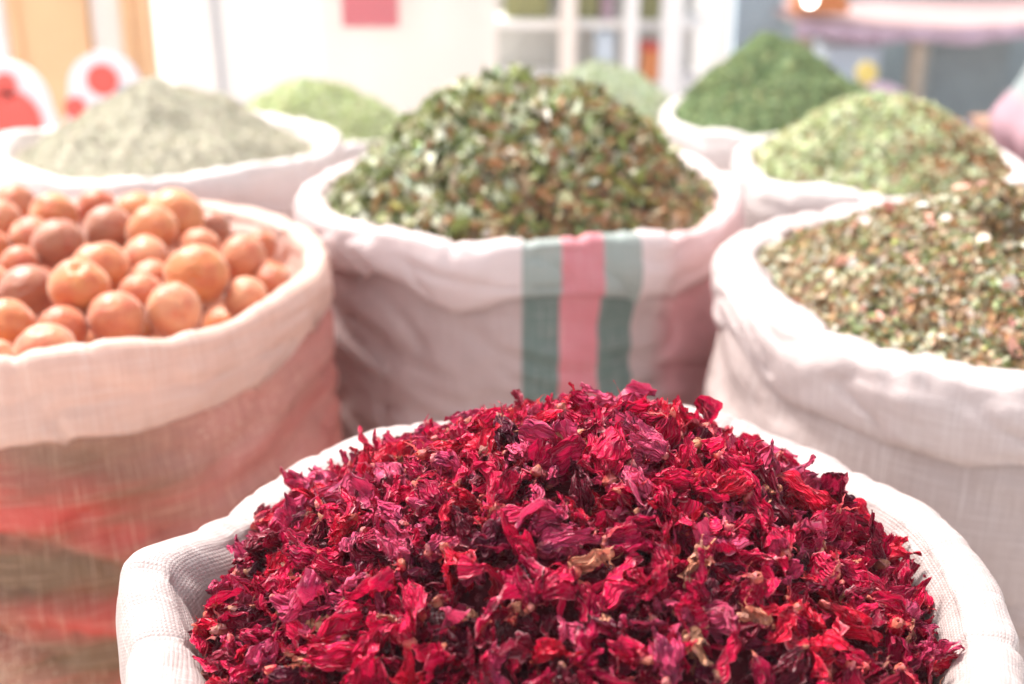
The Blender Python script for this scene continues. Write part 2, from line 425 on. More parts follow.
def heap(name, label, c, z0, R, h, p, seed, n, size, palette, core_col, mtl, off=(0, 0), rough=.006, tilt=.5, lift=.004, aspect=(.35, .75), extras=(), dent=None, cat='heap', zones=None):
    g = np.random.default_rng(seed)
    CV, CF = heap_core(R, h, p, seed, off, rough, dent)
    Vs, Fs, Cs = [CV], [CF], [np.tile(np.array([[*core_col, 1]]), (len(CV), 1))]
    base = len(CV)
    sets = [(n, size, palette, aspect, lift)] + list(extras)
    for (nn, sz, pal, asp, lf) in sets:
        T, TF = flake_template(bend=.5, cup=.6)
        r = R * 1.03 * np.sqrt(g.uniform(0, 1, nn)); t = g.uniform(0, 2 * PI, nn)
        x, y = r * np.cos(t), r * np.sin(t)
        H = lambda a, b_: np.array([heap_height(u, v, R, h, p, seed, off, rough, dent) for u, v in zip(a, b_)])
        z = H(x, y); e = .004
        nrm = np.stack([-(H(x + e, y) - z) / e, -(H(x, y + e) - z) / e, np.ones(nn)], -1)
        M = rot_mats(nn, tilt, nrm, g)
        ln = sz * g.uniform(.55, 1.35, nn) ; wd = ln * g.uniform(asp[0], asp[1], nn)
        TT = np.tile(T[None], (nn, 1, 1)).copy()
        bendv = g.normal(0, .8, nn)
        TT[:, :, 2] = TT[:, :, 2] * bendv[:, None]
        TT[:, :, 1] += .25 * g.normal(0, 1, nn)[:, None] * (T[None, :, 0] ** 2)
        TT *= np.stack([ln, wd, ln], -1)[:, None, :]
        W = np.einsum('nij,nvj->nvi', M, TT)
        W += np.stack([x, y, z + g.uniform(-.3, 1, nn) * lf], -1)[:, None, :]
        cols = np.array([q[1] for q in pal]); wts = np.array([q[0] for q in pal], float); wts /= wts.sum()
        idx = g.choice(len(pal), nn, p=wts)
        if zones is not None:
            # one end of the heap is browner than the other (a different batch poured on)
            zf = zones(x / R, y / R, g)
            alt = g.choice(len(pal), nn, p=np.array([q[2] for q in pal], float) / sum(q[2] for q in pal))
            idx = np.where(g.uniform(0, 1, nn) < zf, alt, idx)
        cc = cols[idx] * g.uniform(.75, 1.25, (nn, 1)) * (1 + g.normal(0, .05, (nn, 3)))
        cc = np.clip(cc, 0.004, .92)
        C4 = np.concatenate([cc, np.ones((nn, 1))], 1)
        Vs.append(W.reshape(-1, 3)); Cs.append(np.repeat(C4, len(T), 0))
        Fs.append((TF[None] + (base + np.arange(nn) * len(T))[:, None, None]).reshape(-1, 4)); base += nn * len(T)
    me = quad_mesh(name, np.concatenate(Vs), np.concatenate(Fs), vcol=np.concatenate(Cs))
    o = link(name, me, mtl, None, (c[0], c[1], z0))
    return set_props(o, label, cat, None, 'stuff')

# ------------------------------------------------------------------ dried hibiscus calyx shapes
def calyx(seed, nsep=5, whole=True, length=.034, openv=.3, curl=.4, crumple=1.0, squash=.55, bracts=True):
    """Five ribbed fleshy sepals joined in a cup, shrivelled. Returns V, F, rib, tip."""
    r = random.Random(seed)
    NA, NL = 17, 22
    V, F, RB, TP, VN = [], [], [], [], []
    cup = .0075 * r.uniform(.8, 1.25)
    for s in range(nsep):
        a0 = 2 * PI * s / 5 + r.uniform(-.15, .15)
        ln = length * r.uniform(.75, 1.15)
        cl = curl * r.uniform(-.6, 1.5); op = openv + r.uniform(-.35, .45)
        tw = r.uniform(-1.1, 1.1)
        wmax = r.uniform(.75, 1.1)
        phase = r.uniform(0, 6); nrib = r.choice((2, 2.5, 3))
        ragged = r.uniform(0, 1) < .35; cut = r.uniform(.62, .95) if ragged else 1.0
        b0 = len(V)
        # centre line in (radial, z)
        rad, z, ang = .0015, 0.0, R_(20)
        line = []
        for k in range(NL):
            v = k / (NL - 1)
            line.append((rad, z, ang))
            step = ln * cut / (NL - 1)
            if v < .22: ang = R_(20) + v / .22 * R_(60)
            else: ang += (cl * 2.6 - (op - .3) * 1.6) / (NL - 1) * (0.4 + 1.6 * v)
            rad += math.cos(ang) * step; z += math.sin(ang) * step
        for k in range(NL):
            v = k / (NL - 1); rad, z, ang = line[k]
            circ = 2 * PI * max(rad, .0015) / 5
            lobe = (.0145 * wmax) * (1 - max(0, (v * cut - .36) / .64) ** 1.7) + .0010
            wid = min(circ * 1.08 + .001, lobe) if v < .35 else lobe
            if ragged and v > .8: wid *= 1 + .3 * r.uniform(-1, 1)
            for a in range(NA):
                u = a / (NA - 1) * 2 - 1
                twa = tw * max(0, v - .3) * 1.4
                off = u * wid / 2
                # ribs and in-rolling edges
                rb = 1 - 2 * abs(math.sin(u * PI * nrib * .75 + phase * .15)) ** .7
                bulge = .0013 * rb * (.25 + min(v, .8)) + .0035 * (u * u) * math.sin(v * 3.0 + phase) * min(1, v * 2)
                # local frame: tangent-across (ct), normal (radial-ish)
                ct = (-math.sin(a0), math.cos(a0), 0)
                nr = (math.cos(a0) * math.sin(ang), math.sin(a0) * math.sin(ang), -math.cos(ang))
                ox = off * math.cos(twa); on = off * math.sin(twa) + bulge
                arc = -(off ** 2) / (2 * max(rad, .004)) * (1 if v < .5 else max(0, 1 - (v - .5) * 2)) * .8
                px = math.cos(a0) * (rad + arc) + ct[0] * ox + nr[0] * on
                py = math.sin(a0) * (rad + arc) + ct[1] * ox + nr[1] * on
                pz = z + nr[2] * on
                V.append([px, py, pz])
                edge = max(0, abs(u) - .78) / .22
                RB.append(max(max(0, rb) ** 1.5 * (.5 + .5 * min(1, v * 2.5)), edge))
                TP.append(0.0); VN.append(u * nrib * (1.0 if v < .9 else .9) + phase + .25 * math.sin(v * 5 + phase))
        for k in range(NL - 1):
            for a in range(NA - 1):
                q = b0 + k * NA + a; F.append((q, q + 1, q + NA + 1, q + NA))
    if bracts:
        for s in range(r.randint(3, 6)):
            a0 = r.uniform(0, 2 * PI); ln = r.uniform(.007, .014); b0 = len(V); bow = r.uniform(-.9, 1.4); w = r.uniform(.0007, .0013)
            rad, z, ang = .002, 0.0, R_(-10)
            for k in range(7):
                v = k / 6; ww = w * (1 - .85 * v)
                for u in (-1, 1):
                    V.append([math.cos(a0) * rad - math.sin(a0) * ww * u, math.sin(a0) * rad + math.cos(a0) * ww * u, z]); RB.append(.25 + .5 * v); TP.append(.4); VN.append(0)
                ang += bow * .45; rad += math.cos(ang) * ln / 6; z += math.sin(ang) * ln / 6
            for k in range(6):
                q = b0 + 2 * k; F.append((q, q + 1, q + 3, q + 2))
        # receptacle: the pale knob at the stalk end
        b0 = len(V); nn = 10
        for k, (rr, zz) in enumerate(((.0006, -.0032), (.0019, -.003), (.0026, -.0012), (.003, .0005), (.0022, .002))):
            for a in range(nn):
                t = 2 * PI * a / nn; V.append([rr * math.cos(t), rr * math.sin(t), zz]); RB.append(.5); TP.append(.75 if k < 3 else .3); VN.append(0)
        for k in range(4):
            for a in range(nn):
                F.append((b0 + k * nn + a, b0 + k * nn + (a + 1) % nn, b0 + (k + 1) * nn + (a + 1) % nn, b0 + (k + 1) * nn + a))
    V = np.array(V)
    # shrivel: two octaves of noise, then flatten and bend the whole thing
    so = Vector((seed * 1.37, seed * .71, seed * 2.3))
    for i in range(len(V)):
        p = Vector(V[i])
        hgt = min(1, max(0, p.z / .012))
        d1 = noise.noise_vector(p * 95 + so) * .0042 * crumple * (.35 + .65 * hgt)
        d2 = noise.noise_vector(p * 230 + so) * .0021 * crumple
        d3 = noise.noise_vector(p * 520 + so) * .0006 * crumple
        V[i] += np.array(d1 + d2 + d3)
    V[:, 0] *= squash
    ben = r.uniform(-14, 14)
    V[:, 0] += ben * V[:, 2] ** 2
    V[:, 2] -= V[:, 2].mean(); V[:, :2] -= V[:, :2].mean(0)
    return V, np.array(F), np.array(RB), np.array(TP), np.array(VN)

def sepal_strip(seed, length=.03, width=.008):
    r = random.Random(seed); NA, NL = 9, 20
    V, RB, TP, VN = [], [], [], []
    p = np.zeros(3); h = 0.0; pitch = r.uniform(-.4, .4); tw = r.uniform(-3, 3); k1 = r.uniform(-2.2, 2.2); k2 = r.uniform(-2.5, 2.5); nrib = r.choice((1.5, 2, 2.5)); ph = r.uniform(0, 6)
    roll = r.uniform(-.9, 1.6)
    for k in range(NL):
        v = k / (NL - 1); w = width * (.35 + .65 * math.sin(PI * (.15 + .72 * v) ** 1.0)) * (1 if v < .8 else (1 - v) * 4 + .2)
        d = np.array([math.cos(h) * math.cos(pitch), math.sin(h) * math.cos(pitch), math.sin(pitch)])
        side = np.array([-math.sin(h), math.cos(h), 0]); up = np.cross(d, side)
        a_ = tw * v
        sd = side * math.cos(a_) + up * math.sin(a_); nu = np.cross(d, sd)
        for a in range(NA):
            u = a / (NA - 1) * 2 - 1; rb = math.cos(u * PI * nrib + ph)
            ang = u * roll
            q = p + sd * (math.sin(ang) / roll if abs(roll) > .2 else u) * w / 2 + nu * ((1 - math.cos(ang)) / max(.3, abs(roll)) * w / 2 * math.copysign(1, roll) + .0007 * rb)
            V.append(q); fine = .5 + .5 * math.cos(u * PI * nrib * 2 + ph); RB.append(max(fine ** 3, max(0, abs(u) - .75) / .25)); TP.append(0); VN.append(u * nrib + ph + .3 * math.sin(v * 5 + ph))
        p = p + d * length / (NL - 1); h += k1 / NL; pitch += k2 / NL
    V = np.array(V); so = Vector((seed * 1.1, seed * 2.1, 0))
    for i in range(len(V)):
        q = Vector(V[i]); V[i] += np.array(noise.noise_vector(q * 130 + so) * .0036 + noise.noise_vector(q * 300 + so) * .0018 + noise.noise_vector(q * 600 + so) * .0005)
    i, j = np.meshgrid(np.arange(NL - 1), np.arange(NA - 1), indexing='ij'); q = i * NA + j
    F = np.stack([q, q + 1, q + NA + 1, q + NA], -1).reshape(-1, 4)
    V -= V.mean(0)
    return V, F, np.array(RB), np.array(TP), np.array(VN)

CRIMSON = [(.64, .004, .060), (.72, .006, .070), (.56, .003, .052), (.70, .008, .042), (.48, .003, .058)]
MAROON = [(.16, .004, .022), (.11, .005, .026), (.24, .004, .028)]
PINK = [(.70, .07, .17), (.66, .05, .15)]
CREAM = [(.80, .38, .22), (.74, .30, .18)]

HC = (.029, .573); HZ = .527; HR = .196; HH = .096
def hib_z(x, y):
    # broad dome, flat near the crest, with lumps
    r = math.hypot(x - .016 * max(0, 1 - math.hypot(x, y) / HR), y - .012) / HR
    z = HH * (1 - min(1.15, r) ** 1.75)
    return z + .006 * noise.noise(Vector((x * 16, y * 16, 4))) + .004 * noise.noise(Vector((x * 38, y * 38, 9)))

def build_hibiscus(m):
    # core
    nr, nt = 46, 120; V = []
    for r in np.linspace(.002, HR * 1.06, nr):
        for k in range(nt):
            t = 2 * PI * k / nt; x, y = r * math.cos(t), r * math.sin(t); V.append((x, y, hib_z(x, y) - .013))
    i, j = np.meshgrid(np.arange(nr - 1), np.arange(nt), indexing='ij'); j2 = (j + 1) % nt
    CF = np.stack([i * nt + j, (i + 1) * nt + j, (i + 1) * nt + j2, i * nt + j2], -1).reshape(-1, 4)
    CV = np.array(V)
    kinds = []
    for s in range(8): kinds.append(('whole', calyx(100 + s, 5, True, .026 + .003 * (s % 3), .15 + .1 * (s % 4), .45 + .15 * (s % 3), 1.2, .55 + .1 * (s % 4))))
    for s in range(7): kinds.append(('open', calyx(200 + s, 5, True, .025 + .003 * (s % 3), .7 + .1 * (s % 3), -.1 + .15 * (s % 3), 1.2, .75)))
    for s in range(8): kinds.append(('half', calyx(300 + s, 3 if s % 2 else 2, False, .024 + .003 * (s % 3), .4, .6, 1.4, .8, s % 3 == 0)))
    for s in range(9): kinds.append(('strip', sepal_strip(400 + s, .020 + .0025 * (s % 5), .006 + .0012 * (s % 4))))
    meshes = []
    for kn, (V, F, RB, TP, VN) in kinds:
        nm = 'hibiscus_calyx' if kn != 'strip' else 'hibiscus_sepal'
        me = quad_mesh(nm, V, F, vcol=np.ones((len(V), 4)), fattr={'rib': RB, 'tip': TP, 'vein': VN}); me.materials.append(m)
        meshes.append((kn, me))
    g = np.random.default_rng(5)
    def nrm(x, y):
        e = .006; z = hib_z(x, y)
        return Vector((-(hib_z(x + e, y) - z) / e, -(hib_z(x, y + e) - z) / e, 1)).normalized()
    # 300 that show largest: dart throwing over the part of the heap that faces the lane and the crest
    pts = []; tries = 0
    while len(pts) < 300 and tries < 40000:
        tries += 1
        r = HR * .945 * math.sqrt(g.uniform()); t = g.uniform(0, 2 * PI); x, y = r * math.cos(t), r * math.sin(t)
        if HC[1] + y < .385: continue
        if y > .10 and hib_z(x, y) < .055: continue
        md = .0150 if tries < 20000 else .0125
        if all((x - a) ** 2 + (y - b_) ** 2 > md ** 2 for a, b_ in pts): pts.append((x, y))
    pal = {'bright crimson': CRIMSON, 'dark maroon': MAROON, 'pinkish red': PINK, 'pale cream': CREAM}
    shape = {'whole': 'whole hibiscus calyx', 'open': 'splayed hibiscus calyx', 'half': 'torn half hibiscus calyx', 'strip': 'curled loose hibiscus sepal'}
    for x, y in pts:
        u = g.uniform()
        kk = 'whole' if u < .46 else 'open' if u < .60 else 'half' if u < .78 else 'strip'
        cand = [me for kn, me in meshes if kn == kk]; me = cand[g.integers(len(cand))]
        u = g.uniform(); cn = 'bright crimson' if u < .69 else 'dark maroon' if u < .79 else 'pinkish red' if u < .975 else 'pale cream'
        if cn.startswith('pale') and kk in ('whole', 'open'): cn = 'pinkish red'
        cl = pal[cn][g.integers(len(pal[cn]))]
        o = bpy.data.objects.new('hibiscus_sepal' if kk == 'strip' else 'hibiscus_calyx', me); COL.objects.link(o)
        n = nrm(x, y)
        q = n.to_track_quat('Z', 'Y').to_matrix() @ Euler((g.normal(0, .45), g.normal(0, .45), g.uniform(0, 2 * PI))).to_matrix()
        if kk != 'strip':
            # calyx axis lies down along the heap most of the time
            q = q @ Euler((R_(g.choice([70, 90, 100, 45, 115])), 0, g.uniform(0, 2 * PI))).to_matrix()
        sc = g.uniform(.70, 1.12) if kk != 'strip' else g.uniform(.9, 1.4)
        o.matrix_world = Matrix.Translation((HC[0] + x, HC[1] + y, HZ + hib_z(x, y) + g.uniform(-.001, .006))) @ q.to_4x4() @ Matrix.Scale(sc, 4)
        f = g.uniform(.85, 1.15); o.color = (min(1, cl[0] * f), cl[1] * f, cl[2] * f, 1)
        rr = math.hypot(x, y) / HR
        if rr < .34: zone = 'around the crest of the heap'
        elif y > .07: zone = 'high on the far shoulder of the heap'
        elif x < -.06: zone = 'on the left slope near the sack rim' if rr > .75 else 'midway down the left slope'
        elif x > .06: zone = 'on the right slope near the sack rim' if rr > .75 else 'midway down the right slope'
        else: zone = 'on the front slope of the heap'
        set_props(o, f'{cn} {shape[kk]} lying {zone}', 'dried flower', 'dried hibiscus pieces on the front heap')
    # the rest, smaller pieces filling between and below, one mass
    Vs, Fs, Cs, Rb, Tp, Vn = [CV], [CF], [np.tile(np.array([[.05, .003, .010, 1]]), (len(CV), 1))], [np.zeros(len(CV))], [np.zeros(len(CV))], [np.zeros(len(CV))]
    base = len(CV)
    for k in range(2200):
        r = HR * .985 * math.sqrt(g.uniform()); t = g.uniform(0, 2 * PI); x, y = r * math.cos(t), r * math.sin(t)
        if HC[1] + y < .36: continue
        u = g.uniform(); kk = 'strip' if u < .5 else 'half' if u < .8 else 'open' if u < .9 else 'whole'
        cand = [q for q in kinds if q[0] == kk]; V, F, RB, TP, VN = cand[g.integers(len(cand))][1]
        sc = g.uniform(.35, .8)
        q = Euler((g.uniform(0, 6.3), g.uniform(0, 6.3), g.uniform(0, 6.3))).to_matrix()
        u = g.uniform(); cl = (CRIMSON if u < .48 else MAROON if u < .76 else PINK if u < .965 else CREAM); cl = cl[g.integers(len(cl))]; f = g.uniform(.8, 1.15)
        W = (V * sc) @ np.array(q).T + np.array([x, y, hib_z(x, y) + g.uniform(-.011, .003)])
        Vs.append(W); Fs.append(F + base); base += len(V)
        Cs.append(np.tile(np.array([[cl[0] * f, cl[1] * f, cl[2] * f, 1]]), (len(V), 1))); Rb.append(RB); Tp.append(TP); Vn.append(VN)
    me = quad_mesh('hibiscus_fragments', np.concatenate(Vs), np.concatenate(Fs), vcol=np.concatenate(Cs), fattr={'rib': np.concatenate(Rb), 'tip': np.concatenate(Tp), 'vein': np.concatenate(Vn)})
    o = link('hibiscus_fragments', me, m, None, (HC[0], HC[1], HZ))
    set_props(o, 'broken crimson hibiscus fragments filling the front sack between the larger pieces', 'dried flowers', None, 'stuff')

# ------------------------------------------------------------------ apricots
def apricot_mesh():
    nl, nt = 28, 40; V = []
    for a in range(nl):
        ph = PI * (a + .5) / nl - PI / 2 if 0 < a < nl - 1 else (-PI / 2 + .02 if a == 0 else PI / 2 - .02)
        for k in range(nt):
            t = 2 * PI * k / nt
            r = 1.0
            d = min(abs(t - PI), 1.0)
            r -= .07 * math.exp(-(d / .16) ** 2) * math.cos(ph) ** .5           # suture groove down one side
            r -= .16 * math.exp(-((PI / 2 - ph) / .22) ** 2)                      # stalk dimple
            r += .03 * math.exp(-((PI / 2 + ph) / .2) ** 2)
            r += .05 * noise.noise(Vector((math.cos(t) * math.cos(ph), math.sin(t) * math.cos(ph), math.sin(ph))) * 1.5)
            V.append((r * math.cos(ph) * math.cos(t) * 1.02, r * math.cos(ph) * math.sin(t) * .95, r * math.sin(ph) * .93))
    F = []
    for a in range(nl - 1):
        for k in range(nt): F.append((a * nt + k, a * nt + (k + 1) % nt, (a + 1) * nt + (k + 1) % nt, (a + 1) * nt + k))
    return quad_mesh('apricot', V, F)

ORG = (.58, .20, .06); GLD = (.59, .225, .08); PNK = (.56, .195, .085); DRK = (.40, .155, .08); RED = (.53, .14, .05); PAL = (.60, .25, .12)
def build_apricots(mt):
    me = apricot_mesh(); me.materials.append(mt)
    # x, y, z, radius, colour, label (metres in the place; z is the fruit's centre)
    rows = APRICOTS
    P = np.array([r[0:3] for r in rows], float); Rr = np.array([r[3] for r in rows])
    for it in range(60):                                  # settle: no fruit inside another
        for i in range(len(P)):
            for j in range(i):
                d = P[i] - P[j]; l = np.linalg.norm(d); m_ = (Rr[i] + Rr[j]) * .955 - l
                if m_ > 0:
                    d = d / l * m_ * .25; P[i] += d; P[j] -= d
    for k, r in enumerate(rows):
        o = bpy.data.objects.new('apricot', me); COL.objects.link(o)
        o.location = P[k]; o.scale = (Rr[k],) * 3
        o.rotation_euler = r[6] if len(r) > 6 and r[6] else (random.uniform(0, 6.3), random.uniform(0, 6.3), random.uniform(0, 6.3))
        o.color = (*r[4], 1)
        set_props(o, r[5], 'apricot', 'apricots heaped in the left sack')
    # the lower layer seen only through gaps
    g = np.random.default_rng(3); low = []
    for t in range(2200):
        a, q = g.uniform(0, 2 * PI), .215 * math.sqrt(g.uniform())
        p = (-.43 + q * math.cos(a), 1.14 + q * math.sin(a))
        if p[0] < -.62: continue
        if all(math.hypot(p[0] - b_[0], p[1] - b_[1]) > .05 for b_ in low): low.append(p)
    for p in low:
        o = bpy.data.objects.new('apricot', me); COL.objects.link(o)
        # rest below whatever lies over it
        z = min([.49] + [P[k][2] - math.sqrt(max(0, (.96 * (Rr[k] + .027)) ** 2 - (P[k][0] - p[0]) ** 2 - (P[k][1] - p[1]) ** 2)) for k in range(len(P)) if math.hypot(P[k][0] - p[0], P[k][1] - p[1]) < .96 * (Rr[k] + .027)])
        o.location = (p[0], p[1], z); o.scale = (.027,) * 3; o.rotation_euler = (random.uniform(0, 6.3), random.uniform(0, 6.3), 0)
        o.color = (*random.choice((ORG, PNK, DRK)), 1)
        set_props(o, 'apricot of the lower layer showing only through gaps between other apricots', 'apricot', 'apricots heaped in the left sack')

CAMZ, PITCH, FPX = .90, R_(20.9), 1260.0
def spot(px, py, z):
    """Where the sight line through a point of the picture meets the level z: used once, to survey where things stand."""
    dx = (px - 512) / FPX; dy = -(py - 342) / FPX
    d = (dx, math.cos(PITCH) + dy * math.sin(PITCH), -math.sin(PITCH) + dy * math.cos(PITCH)); t = (z - CAMZ) / d[2]
    return (d[0] * t, d[1] * t, z)
AP = [(79, 288, .566, 62, ORG, 'large round orange apricot in front, half covering a golden one behind its right side'),
      (104, 269, .564, 60, GLD, 'golden apricot peeping out behind the large round orange one'),
      (26, 290, .556, 54, DRK, 'dull brownish rose apricot left of the large round orange one'),
      (12, 327, .549, 60, ORG, 'smooth orange apricot cut by the left edge, low by the near rim'),
      (58, 329, .543, 52, RED, 'deep reddish orange apricot in the dip below the large round one'),
      (46, 351, .546, 62, PAL, 'pale orange apricot lowest in the heap, against the near rim'),
      (116, 318, .548, 58, PNK, 'rosy apricot on the near rim, right below the golden one'),
      (143, 295, .553, 46, PNK, 'small pink apricot between the rosy rim one and the large spotted one'),
      (172, 310, .547, 58, PAL, 'pale peach apricot on the near rim below the spotted one'),
      (200, 277, .559, 66, ORG, 'large apricot with a dark stalk dimple facing the front'),
      (146, 272, .556, 44, PNK, 'pink apricot above the small pink one in the middle'),
      (150, 240, .570, 54, GLD, 'light golden apricot in the middle, upper of two pressed together'),
      (148, 256, .562, 52, PAL, 'pale apricot in the middle, lower of two pressed together'),
      (200, 247, .560, 42, PNK, 'small pink apricot just behind the one with the stalk dimple'),
      (243, 259, .556, 50, PNK, 'orange pink apricot with pale top near the right end of the sack'),
      (262, 245, .548, 34, RED, 'dark red apricot tucked against the inner cloth at the right end'),
      (271, 281, .540, 34, PNK, 'small coral apricot in the right corner by the rim'),
      (243, 297, .540, 46, PAL, 'pale coral apricot almost hidden under the near rim at the right'),
      (175, 217, .572, 60, GLD, 'bright golden orange apricot at the back of the heap, largest there'),
      (136, 214, .565, 46, ORG, 'orange apricot at the back, touching the left of the bright golden one'),
      (109, 230, .572, 52, DRK, 'brownish rose apricot high in the middle of the back rows'),
      (57, 245, .570, 54, DRK, 'brown rose apricot behind the large round orange one, to its left'),
      (54, 217, .570, 52, ORG, 'orange pink apricot in the back row, behind a brown rose one'),
      (22, 240, .566, 44, PNK, 'pink orange apricot left of the brown rose one'),
      (20, 265, .560, 42, RED, 'coral red apricot above the dull brownish one near the left edge'),
      (-2, 248, .562, 46, ORG, 'orange apricot cut by the left edge of the view, upper rows'),
      (96, 208, .560, 42, RED, 'small orange red apricot furthest back in the middle'),
      (0, 222, .560, 46, PAL, 'pale orange apricot in the back row cut by the left edge'),
      (212, 229, .548, 40, DRK, 'olive brown apricot in shade behind the pale topped ones at the right'),
      (-4, 360, .540, 46, PAL, 'pale apricot bit showing in the lowest left corner by the rim'),
      (-8, 285, .556, 44, PAL, 'light apricot cut by the left edge beside the dull brownish one'),
      (15, 206, .556, 46, PNK, 'pink apricot furthest back at the left')]
APRICOTS = []
for px, py, z, w, cl, lb in AP:
    p = spot(px, py, z); d = p[1] * math.cos(PITCH) + (CAMZ - z) * math.sin(PITCH)
    APRICOTS.append((p[0], p[1], z, w / 2 / FPX * d * .98, cl, lb, (R_(78), 0, .15) if 'stalk dimple facing' in lb else None))

# ------------------------------------------------------------------ build the stall
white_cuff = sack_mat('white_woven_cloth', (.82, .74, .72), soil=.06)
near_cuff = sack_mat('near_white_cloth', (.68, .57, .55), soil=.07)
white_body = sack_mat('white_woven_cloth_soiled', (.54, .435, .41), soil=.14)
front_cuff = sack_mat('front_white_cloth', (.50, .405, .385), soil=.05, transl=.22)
stripe_cuff = stripe_sack_mat('striped_cloth_reverse', (.78, .635, .62), (.33, .39, .355), (.68, .215, .25), (.72, .46, .45))
stripe_body = stripe_sack_mat('striped_cloth', (.58, .44, .425), (.13, .21, .185), (.76, .24, .28), (.78, .36, .38))
pink_cuff = sack_mat('thin_pinkish_cloth', (.78, .53, .44), soil=.10, transl=.28, soilcol=(.75, .5, .36))
red_colour = glow_sack_mat('red_glow_cloth')  # body cloth carrying the painted red glow

def front_rim(t):
    # the cloth is pulled into a corner on the left and sags a little before and behind it
    def b(c, w): return math.exp(-(((math.degrees(t) - c + 180) % 360 - 180) / w) ** 2)
    return (.010 * b(177, 7) - .006 * b(160, 12) - .004 * b(196, 9) + .011 * b(55, 24), .006 * b(176, 8) - .005 * b(158, 12) + .004 * b(120, 10) + .012 * b(55, 28))
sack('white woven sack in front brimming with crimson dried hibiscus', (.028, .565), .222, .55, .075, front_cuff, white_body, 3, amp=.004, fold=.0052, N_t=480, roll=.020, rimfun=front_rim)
sack('sack with green and red vertical stripes holding coarse dried leaves', (.013, 1.43), .250, .55, .058, stripe_cuff, stripe_body, 21, amp=.005, fold=.009, bulge=.004, diag=.010, roll=.018)
sack('thin glossy sack with red glow painted in, full of apricots', (-.436, 1.125), .262, .548, .062, pink_cuff, red_colour, 34, amp=.005, fold=.008, bulge=.02, diag=.012, hem=.005, roll=.014, hemfun=lambda t: .022 * math.cos(t + PI * .72))
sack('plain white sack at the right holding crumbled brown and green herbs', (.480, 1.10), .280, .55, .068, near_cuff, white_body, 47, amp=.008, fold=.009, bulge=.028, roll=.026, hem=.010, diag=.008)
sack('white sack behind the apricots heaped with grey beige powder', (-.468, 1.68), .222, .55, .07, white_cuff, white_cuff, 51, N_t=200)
sack('white sack behind the striped one holding light green herbs', (-.345, 2.19), .205, .47, .07, white_cuff, white_cuff, 62, N_t=160)
sack('white sack furthest back in the middle with pale green leaves', (.17, 2.45), .18, .45, .07, white_cuff, white_cuff, 73, N_t=160)
sack('white sack with a tall cone of dark green herbs', (.475, 2.16), .225, .495, .07, white_cuff, white_cuff, 84, N_t=160)
sack('white sack behind the right one heaped with pale green leaves turning brown', (.485, 1.64), .195, .532, .08, white_cuff, white_cuff, 95, N_t=220)

leaf = tint_mat('dried_leaf', .55, .15, .4)
fine = tint_mat('fine_dried_herb', .8, .08, .15)
build_hibiscus(hibiscus_mat())
build_apricots(apricot_mat())

SAGE = (.46, .47, .27); PALE = (.74, .76, .58); GREEN = (.18, .25, .08); DKGRN = (.06, .09, .03); BROWN = (.30, .14, .05); RUST = (.50, .19, .06); TAN = (.62, .42, .25); OLIVE = (.30, .28, .08)
heap('dried_leaves', 'coarse sage green and brown dried leaves heaped in the striped sack', (.013, 1.43), .520, .220, .140, 2.0, 7, 6000, .031,
     [(4, SAGE, 2), (6, PALE, 1.8), (5, (.26, .31, .09), 2), (2.2, (.13, .16, .05), 1.5), (.5, (.36, .20, .09), 6), (.15, (.46, .24, .11), 5), (.4, (.58, .44, .28), 3), (1.5, OLIVE, 2.5)], (.08, .07, .03), leaf, rough=.014, tilt=.42, lift=.008, aspect=(.25, .5), cat='dried herbs', dent=None,
     zones=lambda x, y, g: np.clip(.10 + .75 * x - .85 * y, 0, .9))
heap('crumbled_herbs', 'crumbled green and brown herb mix with pale seeds heaped in the right sack', (.482, 1.10), .532, .246, .076, 1.8, 8, 15000, .0095,
     [(3, (.42, .42, .26), 1), (1.6, (.64, .64, .50), 1), (2, (.26, .29, .12), 1), (2.0, (.32, .18, .08), 5), (2.2, (.46, .25, .12), 4), (3, (.56, .41, .26), 1.5), (2, OLIVE, 1), (.5, (.14, .15, .07), 1)], (.20, .13, .06), leaf, rough=.010, tilt=.6, lift=.006, cat='dried herbs',
     extras=[(380, .013, [(1, (.85, .74, .66), 1), (1, (.85, .42, .32), 1), (.6, (.78, .66, .50), 1)], (.6, .95), .010)], dent=[(-.036, -.030, .026, .060), (-.045, .03, .035, -.016)],
     zones=lambda x, y, g: np.clip(.35 + .7 * x + .5 * np.sin(x * 7 + 2) * np.cos(y * 6), 0, .85))
heap('grey_powder', 'smooth grey beige powder heaped in a wide low cone', (-.466, 1.68), .532, .186, .098, 1.35, 9, 16000, .004,
     [(3, (.58, .55, .44), 1), (2, (.48, .45, .34), 1), (1, (.66, .63, .52), 1)], (.52, .49, .38), fine, rough=.010, tilt=.4, lift=.002, cat='powder', dent=[(.05, -.08, .035, .012), (-.06, -.05, .03, .010)])
heap('light_green_herbs', 'light green fine herbs in a rounded mound behind the grey powder', (-.345, 2.19), .450, .175, .092, 1.8, 10, 9000, .009,
     [(3, (.66, .72, .42), 1), (2, (.56, .64, .32), 1), (1, (.74, .78, .52), 1)], (.50, .56, .28), fine, rough=.010, cat='dried herbs')
heap('pale_green_leaves', 'pale mint green leaves mounded behind the striped sack', (.175, 2.45), .435, .165, .100, 1.6, 12, 7000, .010,
     [(3, (.70, .78, .56), 1), (2, (.78, .82, .66), 1), (1, (.56, .66, .34), 1)], (.60, .66, .42), fine, rough=.008, cat='dried herbs')
